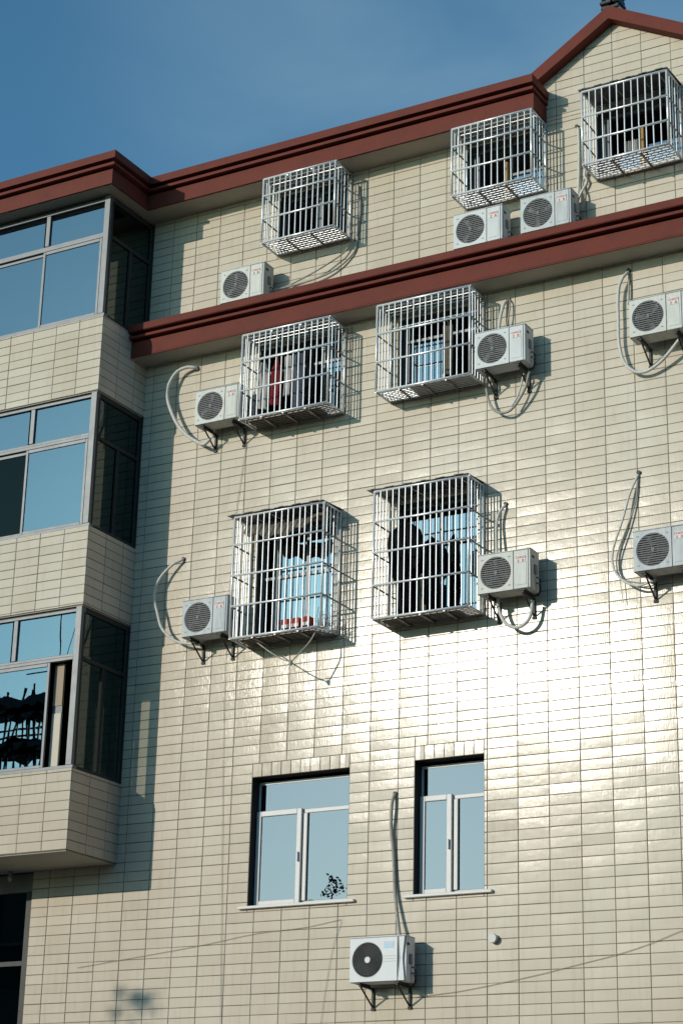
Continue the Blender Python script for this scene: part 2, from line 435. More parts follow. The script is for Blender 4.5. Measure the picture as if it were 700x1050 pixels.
# roof cornice: main run stops at the gable; a run goes round the bay
RZ=15.69
def ring_cornice():
    mb=MB()
    def L(off, z0, z1, bev=0.):
        # L shaped slab: bay part and main part butted at the bay side line
        xf=BX+.16+off; yb=-1.305-off; ym=-.42-off
        o=[(-12.,1.5),(-12.,yb),(xf,yb),(xf,ym),(.07+off*.3,ym),(.07+off*.3,.05),(.07+off*.3,1.5)]
        mb.prism(o,z0,z1,'red','z')
    L(0,RZ,RZ+.225); L(-.05,RZ+.225,RZ+.25); L(.07,RZ+.25,RZ+.292); L(-.03,RZ+.292,RZ+.335); L(.105,RZ+.335,RZ+.45)
    c=bpart(mb,'roof_cornice')
    s=MB(); s.prism([(-11.98,1.4),(-11.98,-1.275),(BX+.135,-1.275),(BX+.135,-.39),(.055,-.39),(.055,1.4)],RZ-.005,RZ-.001,'soffit','z'); sub(s,'soffit',c)
ring_cornice()
# right hand run beyond the gable, outside the frame
mb=MB(); mb.box(3.0,XR,-.42,1.5,RZ,RZ+.24,'red',.01); mb.box(3.0,XR,-.52,1.5,RZ+.26,RZ+.45,'red',.01); bpart(mb,'roof_cornice')
# roof deck behind
mb=MB(); mb.box(-12,XR,1.2,9,15.9,16.1,'concrete'); bpart(mb,'roof')
# gable trim: two raking boards with their underside
mb=MB()
def rake(xa,za,xb,zb,t,y0,y1,m):
    mb.prism([(xa,za),(xb,zb),(xb,zb+t),(xa,za+t)],y0,y1,m,'y')
xa=GX-1.62; za=GZ-sl*1.62; xb=GX+2.3; zb=GZ-sr*2.3
mb.prism([(xa,za),(GX,GZ),(xb,zb),(xb,zb+.175),(GX,GZ+.19),(xa,za+.175)],-.17,.0,'red','y')
mb.prism([(xa,za+.012),(GX,GZ+.012),(xb,zb+.012),(xb,zb+.165),(GX,GZ+.178),(xa,za+.165)],.001,1.6,'red','y')
bpart(mb,'gable_trim')
# ridge finial: stacked dark curved tiles on the ridge
mb=MB()
for i in range(16):
    z=16.99+i*.075; w=.118+.008*((i*7)%3); mb.box(1.04-w,1.04+w,-.16+.02*((i*5)%2),.12,z,z+.052,'slate',.012)
    mb.box(1.04-w*.9,1.04+w*.9,-.12,.10,z+.052,z+.075,'slate')
mb.prism([(1.12,16.98),(1.27,16.95),(1.15,17.10)],-.12,.08,'slate','y')
mb.box(1.0,1.08,-.19,-.15,17.12,17.2,'slate',.01)
bpart(mb,'ridge_finial')

# ------------------------------------------------------------------ bay stack
BL=-12.
bands=[(6.365,7.42),(9.60,10.70),(12.66,13.785)]
glz=[(7.42,9.60),(10.70,12.66),(13.785,15.67)]
for i,(z0,z1) in enumerate(bands):
    mb=MB()
    mb.box(BL,BX,BY,3.0 if 0 else -.0,z0,z1,'grout')
    mb.box(BL,BX-.02,.001,3.2,z0+.55,z1-.02,'room')
    mb.box(BL,BX-.01,BY+.01,-.01,z0-.014,z0-.001,'soffit')
    tile_field(mb,(0,BY,0),(1,0,0),(0,-1,0),BL,BX+.008,z0,z1,BX+.008,(),(),tiltc=0)
    tile_field(mb,(BX,0,0),(0,1,0),(1,0,0),BY,0.,z0,z1,BY,(),(),tiltc=0)
    bpart(mb,'bay_parapet',fix=False)
    
for lv,(z0,z1) in enumerate(glz):
    tz={0:8.87,1:11.98,2:15.02}[lv]
    f=MB(); y0=BY+.02; y1=y0+.06
    B=.004
    top=z1-.03
    f.box(BL,BX-.0,BY+.015,y1+.02,z0+.001,z0+.045,'alu',B)            # sill rail
    f.box(BL,BX-.12,y0,y1,top-.05,z1-.04,'alu',B); f.box(BL,BX-.12,y0+.02,y1,z1-.04,z1-.002,'black')  # black strip stands in for the shaded gap above the top rail
    f.box(BL,BX-.12,y0,y1,tz,tz+.045,'alu',B); f.box(BL,BX-.12,y0+.015,y1+.01,tz+.048,tz+.085,'alu',B)
    f.box(BX-.12,BX-.025,y0-.005,y0+.09,z0+.045,z1-.002,'alu',B)      # corner post
    for k in range(3):
        xm=-7.25-1.95*k; f.box(xm-.035,xm+.035,y0+.003,y1,tz+.085,top-.05,'alu',B); f.box(xm-.075,xm-.042,y0+.03,y1,tz+.085,top-.05,'dark')
    # sliding sashes
    def sash(xa,xb,yy):
        w=.042
        f.box(xa,xa+w,yy,yy+.03,z0+.045,tz,'alu',B); f.box(xb-w,xb,yy,yy+.03,z0+.045,tz,'alu',B)
        f.box(xa+w,xb-w,yy,yy+.03,z0+.045,z0+.085,'alu',B); f.box(xa+w,xb-w,yy,yy+.03,tz-.05,tz,'alu',B)
    if lv==0: S=[(-7.65,-6.63,0),(-8.6,-7.6,1),(-9.5,-8.55,0),(-10.2,-9.45,1)]
    elif lv==1: S=[(-7.32,-6.27,0),(-8.25,-7.29,1),(-9.25,-8.2,0),(-10.2,-9.2,1)]
    else: S=[(-7.30,-6.27,0),(-8.3,-7.27,1),(-9.25,-8.25,0),(-10.2,-9.2,1)]
    S+=[(-11.15,-10.15,0),(-11.98,-11.1,1)]
    for a,b,o in S: sash(a,b,y0+.005+.032*o)
    fo=bpart(f,'bay_window')
    g=MB(); yg=y0+.03
    edges=[-6.26,-7.215]+[-7.285,-9.165]+[-9.235,-11.115]
    for a,b in ((-7.215,-6.26),(-9.165,-7.285),(-11.115,-9.235),(-11.98,-11.185)): g.box(a,b,yg,yg+.006,tz+.085,top-.05,'glass_bay')
    for a,b,o in S: g.box(a+.042,b-.042,y0+.018+.032*o,y0+.024+.032*o,z0+.085,tz-.05,'glass_dark' if (lv==1 and a==-8.25) else 'glass_bay')
    sub(g,'pane',fo)
    # side glazing (facing +X), aluminium frames coloured near-black for their shade
    s=MB(); x1=BX-.02; x0=x1-.05
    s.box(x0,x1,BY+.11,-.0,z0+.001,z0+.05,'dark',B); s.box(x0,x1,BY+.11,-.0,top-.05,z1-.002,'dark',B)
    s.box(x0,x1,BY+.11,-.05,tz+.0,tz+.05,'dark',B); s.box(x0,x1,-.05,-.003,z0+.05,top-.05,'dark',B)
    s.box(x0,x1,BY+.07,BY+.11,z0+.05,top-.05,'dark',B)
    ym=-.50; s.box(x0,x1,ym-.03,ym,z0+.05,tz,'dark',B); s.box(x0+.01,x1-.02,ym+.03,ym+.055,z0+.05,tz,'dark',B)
    so=bpart(s,'bay_window')
    g=MB(); g.box(x0+.02,x0+.026,BY+.11,-.05,z0+.05,tz,'glass_clear' if lv==0 else 'glass_side'); g.box(x0+.02,x0+.026,BY+.11,-.05,tz+.05,top-.05,'glass_side')
    sub(g,'pane',so)
# inner back wall, slabs and a few things seen through the bays
mb=MB(); mb.box(BL,BX+.0,3.0,3.1,6.3,15.7,'room'); mb.box(BL-.1,BL,BY,3.1,6.3,15.7,'room'); mb.box(BX-.14,BX-.004,.02,3.0,6.38,15.68,'room')
mb.box(BL,BX-.2,BY+.2,3.0,15.60,15.67,'room')
bpart(mb,'room_interior')
mb=MB(); mb.box(-6.62,-6.47,-.955,-.92,7.46,8.20,'doorwhite',.005); mb.box(-6.62,-6.47,-.955,-.92,8.30,8.86,'doorbrown'); mb.box(-6.62,-6.47,-.945,-.93,8.20,8.30,'trimgrey'); bpart(mb,'inner_door')
def curtain(x0,x1,y,z0,z1,m='curtain',amp=.02,parent=None,name='curtain',n=30):
    c=MB(); k=c.mi(m); i=len(c.v)
    for j in range(n+1):
        x=x0+(x1-x0)*j/n; yy=y+amp*math.sin(j*1.35)+amp*.4*math.sin(j*3.1)
        c.v += [(x,yy,z0),(x,yy+.004*math.sin(j),z1)]
    for j in range(n): c.f.append((i+2*j,i+2*j+2,i+2*j+3,i+2*j+1)); c.m.append(k); c.sm.append(True); c.t.append(.5)
    return bpart(c,name,fix=False)
curtain(-6.60,-6.33,-.93,14.05,14.72,'palecloth',.006); curtain(-6.62,-6.34,-.93,10.80,11.15,'palecloth',.006)
# recess left of the tiled wall, below the bay
mb=MB()
mb.box(BL,WL-.003,.03,.30,6.10,6.34,'concrete')
mb.box(WL-.10,WL-.004,.02,.16,.0,6.10,'black')
mb.box(BL,WL-.1,.07,.12,5.14,5.20,'black'); mb.box(-9.3,-9.2,.06,.13,.0,6.1,'dark')
mb.box(BL,WL-.1,.05,.2,-.1,.8,'concrete')
ro=bpart(mb,'window_frame')
g=MB(); g.box(BL,WL-.1,.09,.096,.8,6.10,'glass_side'); sub(g,'pane',ro)
mb=MB(); mb.box(BL,WL-.02,2.6,2.7,-.1,6.3,'room'); mb.box(BL,WL-.02,.25,2.6,6.12,6.2,'room'); mb.box(WL-.02,WL+.1,.26,2.7,-.1,6.3,'room'); mb.box(BL,WL,.25,2.6,-.02,.02,'room'); bpart(mb,'room_interior')
# little bulb under the bay
mb=MB(); mb.tube([(-7.75,-.15,6.35),(-7.75,-.15,6.30)],.035,'trimgrey',10); mb.tube([(-7.75,-.15,6.30),(-7.75,-.15,6.26),(-7.75,-.15,6.22)],[.02,.035,.016],'lampglass',10)
tag(mb.build('ceiling_lamp'),'small bare bulb under the lowest glazed bay','lamp')

# ------------------------------------------------------------------ lower windows
def low_window(h):
    a0,a1,b0,b1=h; f=MB(); y=.15; B=.006
    tzb=b0+1.15; split=a0+ (a1-a0)*.475
    f.box(a0,a1,y+.02,.20,b1-.075,b1-.035,'pvc',B); f.box(a0,a0+.035,y+.02,.2,b0+.02,b1-.075,'pvc',B); f.box(a1-.035,a1,y+.02,.2,b0+.02,b1-.075,'pvc',B)
    f.box(a0+.035,a1-.035,y+.02,.2,b0+.0,b0+.055,'pvc',B)
    f.box(a0+.035,a1-.035,y+.01,.2,tzb,tzb+.05,'pvc',B)
    f.box(split+.006,split+.065,y+.0,.2,b0+.055,tzb,'pvc',B)
    f.box(split+.065,split+.085,y+.035,.19,b0+.055,tzb,'dark')
    wo=bpart(f,'window')
    s=MB(); w=.068; xa=a0+.012; xb=split; za=b0+.012; zb=tzb+.06; ys=y-.035
    s.box(xa,xa+w,ys,ys+.05,za,zb,'pvc',B); s.box(xb-w,xb,ys,ys+.05,za,zb,'pvc',B); s.box(xa+w,xb-w,ys,ys+.05,za,za+w,'pvc',B); s.box(xa+w,xb-w,ys,ys+.05,zb-w,zb,'pvc',B)
    s.box(xb-w*.6,xb-w*.35,ys-.03,ys,(za+zb)/2-.07,(za+zb)/2+.05,'pvc',.004)
    sub(s,'sash',wo)
    g=MB(); g.box(xa+w,xb-w,ys+.02,ys+.026,za+w,zb-w,'glass_low'); g.box(split+.085,a1-.035,.172,.178,b0+.055,tzb,'glass_low'); g.box(a0+.035,a1-.035,.172,.178,tzb+.05,b1-.075,'glass_low')
    sub(g,'pane',wo)
    c=MB(); c.box(a0-.115,a1+.12,-.055,.14,b0-.035,b0,'pvc',.006); sub(c,'sill',wo)
for h in (W1,W2,W0): low_window(h)

# ------------------------------------------------------------------ windows inside the cages
def cage_window(h, panes, posts=(), rails=(), frame='alu'):
    a0,a1,b0,b1=h; f=MB(); y=.12; w=.045
    f.box(a0,a0+w,y,y+.07,b0,b1,frame,.004); f.box(a1-w,a1,y,y+.07,b0,b1,frame,.004); f.box(a0+w,a1-w,y,y+.07,b1-w,b1,frame,.004); f.box(a0+w,a1-w,y,y+.07,b0,b0+w,frame,.004)
    for x,ww in posts: f.box(x-ww/2,x+ww/2,y-.005,y+.05,b0+w,b1-w,frame,.004)
    for xa,xb,z in rails: f.box(xa,xb,y-.003,y+.045,z-.022,z+.022,frame,.004)
    o=bpart(f,'window')
    if panes:
        g=MB()
        for xa,xb,za,zb in panes: g.box(xa,xb,y+.02,y+.026,za,zb,'glass_cage')
        sub(g,'pane',o)
    return o
cage_window(OP['A'],[],[(-3.42,.05)],[])
cage_window(OP['B'],[(-.47,-.06,14.76,15.10)],[(-1.0,.09),(-.50,.04)],[(-.5,-.05,15.12)])
cage_window(OP['C'],[(1.02,1.85,14.76,15.0),(1.42,1.85,15.0,15.08)],[(.86,.10)],[(.95,1.86,15.02)])
cage_window(OP['D'],[(-3.27,-3.0,12.2,12.95)],[(-3.29,.04)],[(-4.18,-3.0,12.98),(-3.27,-3.0,12.55)])
cage_window(OP['E'],[(-1.98,-1.50,12.2,12.95)],[(-1.99,.035),(-1.48,.04)],[(-2.03,-.92,13.0)])
cage_window(OP['F'],[(-3.90,-3.03,9.13,9.98),(-3.90,-3.03,10.03,10.45)],[(-3.92,.05),(-3.45,.05)],[(-4.1,-3.03,10.0)])
cage_window(OP['G'],[(-1.98,-.98,10.16,10.48),(-1.50,-.98,9.13,10.08)],[(-1.50,.05)],[(-2.0,-.98,10.12)])
curtain(-3.86,-3.06,.24,9.15,9.96); curtain(-3.86,-3.06,.24,10.05,10.44,'curtain',.012)
curtain(-1.46,-1.0,.24,9.15,10.06); curtain(-1.9,-1.0,.24,10.17,10.46,'curtain',.012)
curtain(-1.95,-1.52,.22,12.22,12.93,'curtain',.012); curtain(-3.25,-3.02,.22,12.22,12.93,'curtain',.01)
curtain(-.45,-.08,.24,14.76,15.08,'curtain',.01); curtain(1.05,1.30,.22,14.76,15.25,'palecloth',.015)
# timber posts in two of the upper windows
for x in (-.545,1.355):
    mb=MB(); mb.box(x-.028,x+.028,.055,.105,14.73,15.30,'wood',.004); tag(mb.build('wooden_post'),'yellow wooden post in the cage %s' % ('beside the gable, above two condensers' if x<0 else 'under the gable'),'post','wooden posts standing in cages')

# ------------------------------------------------------------------ cages
def cage(key, x0,x1,z0,z1,d,rails,nb,ns,label,roof=None,top=True,floor='slats',over=(.0,.0)):
    root=empty('window_cage',((x0+x1)/2,0,z0),label,'window cage','steel security cages over the windows')
    cx=(x0+x1)/2
    def put(m,n): return m.build(n,root,(-cx,0,-z0))
    rp, rb = .0150, .0085
    yb=-.03
    H=z1-z0; zr=[z1-f*H for f in rails]
    sway=random.Random(hash(key)%97 if 0 else ord(key))
    f=MB()
    for x in (x0,x1):
        f.tube([(x,-d,z0),(x,-d,z1)],rp,'steel',10); f.tube([(x,yb,z0-.01),(x,yb,z1+.01)],rp,'steel',10)
        for z in (z0,z1): f.tube([(x,-d,z),(x,yb,z)],rp*.9,'steel',10)
    for z in (z0,z1):
        f.tube([(x0,-d,z),(x1,-d,z)],rp,'steel',10); f.tube([(x0,yb,z),(x1,yb,z)],rp*1.1,'steel2',10)
    for x in (x0,x1):
        for z in (z0+.1,z1-.1): f.box(x-.02,x+.02,yb,-.004,z-.02,z+.02,'steel2')
    put(f,'frame')
    g=MB()
    for i in range(1,nb+1):
        x=x0+(x1-x0)*i/(nb+1)+sway.gauss(0,.003); xx=x+sway.gauss(0,.004)
        g.tube([(x,-d,z0),((x+xx)/2,-d-sway.random()*.004,(z0+z1)/2),(xx,-d,z1)],rb,'steel',8,cap=False)
    for z in zr: g.tube([(x0,-d-.012,z),((x0+x1)/2,-d-.012,z-sway.random()*.006),(x1,-d-.012,z)],.0135,'steel',10)
    put(g,'front_grille')
    for x in (x0,x1):
        g=MB()
        for i in range(1,ns+1):
            y=-d+(d+yb)*i/(ns+1); g.tube([(x,y,z0),(x,y,z1)],rb,'steel',8,cap=False)
        for z in zr: g.tube([(x,-d,z),(x,yb,z)],.0115,'steel2',8)  # side rails take a darker colour for the shade on the unlit side
        put(g,'side_grille')
    if top:
        g=MB()
        for i in range(1,5):
            y=-d+(d+yb)*i/5; g.tube([(x0,y,z1-.012),(x1,y,z1-.012)],rb,'steel',8,cap=False)
        for i in (1,2): g.tube([(x0+(x1-x0)*i/3,-d,z1-.02),(x0+(x1-x0)*i/3,yb,z1-.02)],.012,'steel',8)
        put(g,'top_grille')
    g=MB()
    for i in range(1,8):
        y=-d+(d+yb)*i/8; g.tube([(x0,y,z0),(x1,y,z0)],rb,'steel' if floor!='board' else 'steel2',8,cap=False)
    for i in (1,2,3) if x1-x0>1.25 else (1,2):
        n=4 if x1-x0>1.25 else 3; x=x0+(x1-x0)*i/n; g.tube([(x,-d,z0-.02),(x,yb,z0-.02)],.016,'steel2',8)
    put(g,'floor_grille')
    if floor=='board':
        b=MB(); b.box(x0+.03,x1-.22,-d+.06,-.06,z0+.016,z0+.03,'board',.003); b.box(x0+.06,x1-.4,-d*.6,-.05,z0+.032,z0+.05,'board',.003); put(b,'floor_board')
    if floor=='mesh':
        b=MB(); rr=random.Random(5)
        for i in range(52):
            for j in range(13):
                x=x0+.42+(x1-x0-.45)*i/52; y=-d+.03+(d-.08)*j/13
                if rr.random()<.62: b.box(x,x+.017,y,y+.026,z0+.013,z0+.018,'steel2')
        b.box(x0+.42,x1-.02,-d+.02,-.05,z0+.019,z0+.022,'steel2')
        put(b,'floor_sheet')
    if roof:
        b=MB(); L_,R_,F_=roof; n=22; k=b.mi('sheet')
        for i in range(n):
            xa=x0-L_+(x1+R_-x0+L_)*i/n; xb=x0-L_+(x1+R_-x0+L_)*(i+1)/n
            zf=z1+.024+.006*math.sin(i*1.7); zb2=zf+.035
            b.prism([(-d-F_,zf),(-.004,zb2),(-.004,zb2+.008),(-d-F_,zf+.008)],xa,xb-.0008,'sheet','x')
        put(b,'roof_sheet')
    return root
cage('A',-4.0,-2.855,14.672,15.655,.462,(.275,.636),12,4,'small silver cage under the roof edge, near the left glazed bay')
cage('B',-1.085,.055,14.668,15.655,.470,(.279,.644),11,4,'silver cage with a wooden post inside, directly above two condensers side by side')
cage('C',.772,1.918,14.64,15.685,.490,(.355,.69),11,4,'silver cage with a dark top sheet, right under the gable',roof=(.04,.02,.03),top=False)
cage('D',-4.235,-2.885,12.10,13.327,.457,(.335,.67),14,4,'silver cage holding hanging laundry, just below the middle cornice',floor='board')
cage('E',-2.185,-.842,12.118,13.338,.420,(.337,.663),14,4,'silver cage below the middle cornice with a blue window panel and mesh floor',floor='mesh')
cage('F',-4.235,-2.885,9.055,10.705,.460,(.234,.49,.742),14,4,'tall roofed cage with blue curtains and loose cords under its floor',roof=(.10,.0,.04),top=False,floor='board')
cage('G',-2.165,-.842,9.055,10.735,.436,(.245,.49,.745),14,4,'tall roofed cage with big black clothes hanging inside',roof=(.10,.0,.03),top=False,floor='board')

# ------------------------------------------------------------------ things in the cages
def garment(name, outline, y, th, m, label, cat, folds=7, grp='clothes hanging in the cages'):
    """cloth hung flat: an outline in x,z filled with a folded sheet of real thickness"""
    xs=[p[0] for p in outline]; zs=[p[1] for p in outline]; n=18; c=MB(); k=c.mi(m)
    x0,x1,z0,z1=min(xs),max(xs),min(zs),max(zs)
    def span(z):
        cr=[]
        for i in range(len(outline)):
            (xa,za),(xb,zb)=outline[i],outline[(i+1)%len(outline)]
            if (za<=z)!=(zb<=z): cr.append(xa+(z-za)/(zb-za)*(xb-xa))
        return (min(cr),max(cr)) if len(cr)>=2 else None
    rows=[]; nu=16
    for j in range(n+1):
        z=z0+1e-4+(z1-z0-2e-4)*j/n; sp=span(z)
        if not sp: continue
        ring=[]
        for u in range(2*nu):
            t=u/nu if u<nu else (2*nu-u)/nu; side=-1 if u<nu else 1
            x=sp[0]+(sp[1]-sp[0])*t; th_=th*math.sin(math.pi*min(1,max(0,t*.96+.02)))**.6
            yy=y+side*th_*(.7+.3*math.sin(j*.5))+.4*th*math.sin(folds*(x-x0)/(x1-x0)*math.pi+j*.13)
            ring.append(len(c.v)); c.v.append((x,yy,z))
        rows.append(ring)
    for a,b in zip(rows,rows[1:]):
        for u in range(2*nu):
            u2=(u+1)%(2*nu); c.f.append((a[u],a[u2],b[u2],b[u])); c.m.append(k); c.sm.append(True); c.t.append(.5)
    for ring in (rows[0][::-1],rows[-1]): c.f.append(tuple(ring)); c.m.append(k); c.sm.append(True); c.t.append(.5)
    c.tube([((x0+x1)/2,y,z1-.005),((x0+x1)/2+.01,y,z1+.04),((x0+x1)/2-.015,y,z1+.06)],.003,'steel2',5)
    return tag(c.build(name),label,cat,grp)
# laundry cage
def rail(x0,x1,y,z,label):
    m_=MB(); m_.tube([(x0,y,z),(x1,y,z)],.011,'steel',8); return tag(m_.build('clothes_rail'),label,'clothes rail','rails for drying clothes')
rail(-4.225,-2.895,-.22,13.06,'drying rail with coloured laundry under the middle cornice')
garment('shirt',[(-4.12,12.30),(-3.95,12.28),(-3.93,12.80),(-4.0,12.98),(-4.08,12.98),(-4.15,12.78)],-.22,.03,'palecloth','pale shirt hanging leftmost in the laundry cage','shirt')
garment('shirt',[(-3.92,12.34),(-3.74,12.30),(-3.73,12.78),(-3.79,12.98),(-3.85,12.98),(-3.92,12.80)],-.22,.03,'redcloth','dark red shirt hanging in the laundry cage','shirt')
garment('towel',[(-3.71,12.42),(-3.60,12.42),(-3.59,13.0),(-3.70,13.0)],-.22,.018,'palecloth','pale towel hanging beside the dark red shirt','towel')
garment('trousers',[(-3.57,12.22),(-3.40,12.22),(-3.40,13.0),(-3.55,13.0)],-.22,.03,'greycloth','dark grey trousers hanging just right of the pale towel','trousers')
garment('trousers',[(-3.37,12.28),(-3.22,12.28),(-3.23,13.0),(-3.36,13.0)],-.24,.03,'blackcloth','black trousers hanging rightmost in the laundry cage','trousers')
# middle cage: long brown cloth at the right
rail(-2.175,-.852,-.2,13.08,'drying rail in the cage with the mesh floor')
garment('towel',[(-1.42,12.35),(-1.27,12.33),(-1.26,13.04),(-1.40,13.04)],-.05,.025,'tancloth','brown towel hanging beside the blue window panel','towel')
# black clothes cage
rail(-2.155,-.852,-.22,10.42,'drying rail carrying the big black clothes')
garment('coat',[(-1.90,9.16),(-1.70,9.16),(-1.70,9.7),(-1.60,9.78),(-1.55,10.02),(-1.64,10.24),(-1.80,10.36),(-2.02,10.26),(-2.10,10.12),(-2.05,9.70),(-1.97,9.60)],-.22,.07,'blackcloth','big black coat hanging at the left of its cage','coat')
garment('coat',[(-1.56,9.20),(-1.42,9.18),(-1.41,9.55),(-1.41,9.90),(-1.46,10.0),(-1.52,10.0),(-1.58,9.9)],-.20,.06,'blackcloth','shorter black coat hanging at the middle of its cage','coat')
garment('coat',[(-1.23,9.74),(-1.10,9.72),(-1.09,9.98),(-1.17,10.10),(-1.25,10.02)],-.16,.04,'blackcloth','small black jacket hanging rightmost beside the blue panes','jacket')
garment('towel',[(-1.70,9.18),(-1.57,9.18),(-1.56,9.66),(-1.69,9.66)],-.12,.02,'tancloth','brown towel hanging between the two black coats','towel')
# curtain cage: cloth under the roof, red boxes, junk
mb=MB(); k=mb.mi('tancloth'); n=24
for j in range(n+1):
    t=j/n; x=-4.15+1.2*t; sag=.16*math.sin(math.pi*t)+.03*math.sin(j*1.1)
    mb.v+= [(x,-.36,10.60-sag-.10*(1-t)),(x,-.28,10.64-sag*.4),(x,-.30,10.655-sag*.4),(x,-.375,10.612-sag-.10*(1-t))]
for j in range(n):
    for q in range(4):
        a=4*j; mb.f.append((a+q,a+(q+1)%4,a+4+(q+1)%4,a+4+q)); mb.m.append(k); mb.sm.append(True); mb.t.append(.5)
tag(mb.build('cloth'),'torn brown cloth strung under the cage roof above the blue curtains','cloth')
for i,(x,pl) in enumerate(((-3.44,'left'),(-3.29,'middle'),(-3.14,'right'))):
    mb=MB(); mb.box(x-.06,x+.06,-.42,-.28,9.10,9.225,'redbox',.006); mb.box(x-.05,x+.05,-.423,-.418,9.105,9.15,'sticker'); 
    tag(mb.build('small_box'),'small red box on the cage floor, %s of the three' % pl,'box','three red boxes on the cage floor')
mb=MB(); rr=random.Random(4)
for i in range(34):
    p=Vector((-2.98+rr.gauss(0,.06),-.25+rr.gauss(0,.07),9.10)); q=p+Vector((rr.gauss(0,.07),rr.gauss(0,.06),abs(rr.gauss(.12,.09)))); m_=(p+q)/2+Vector((rr.gauss(0,.03),rr.gauss(0,.03),.02))
    mb.tube([p,m_,q],.004,'cord',4)
tag(mb.build('dry_twigs'),'tangle of dry twigs in the corner of the curtained cage','twigs')['kind']='thing'
mb=MB(); tip=Vector((-3.28,-.50,8.62))
mb.tube(smooth_path([(-3.95,-.30,9.03),(-3.62,-.42,8.80),(-3.42,-.47,8.68),tip],5),.008,'cord',6); mb.tube(smooth_path([(-3.02,-.34,9.04),(-3.08,-.42,8.86),tip],5),.010,'cord',6)
mb.tube([tip+Vector((-.015,0,.02)),tip,tip+Vector((.01,0,-.05))],[.018,.028,.006],'cord',7); mb.tube([tip,tip+Vector((.05,.02,-.05))],.004,'cord',5)
tag(mb.build('loose_cord'),'knotted loose cord hanging in a V below the curtained cage','cord')

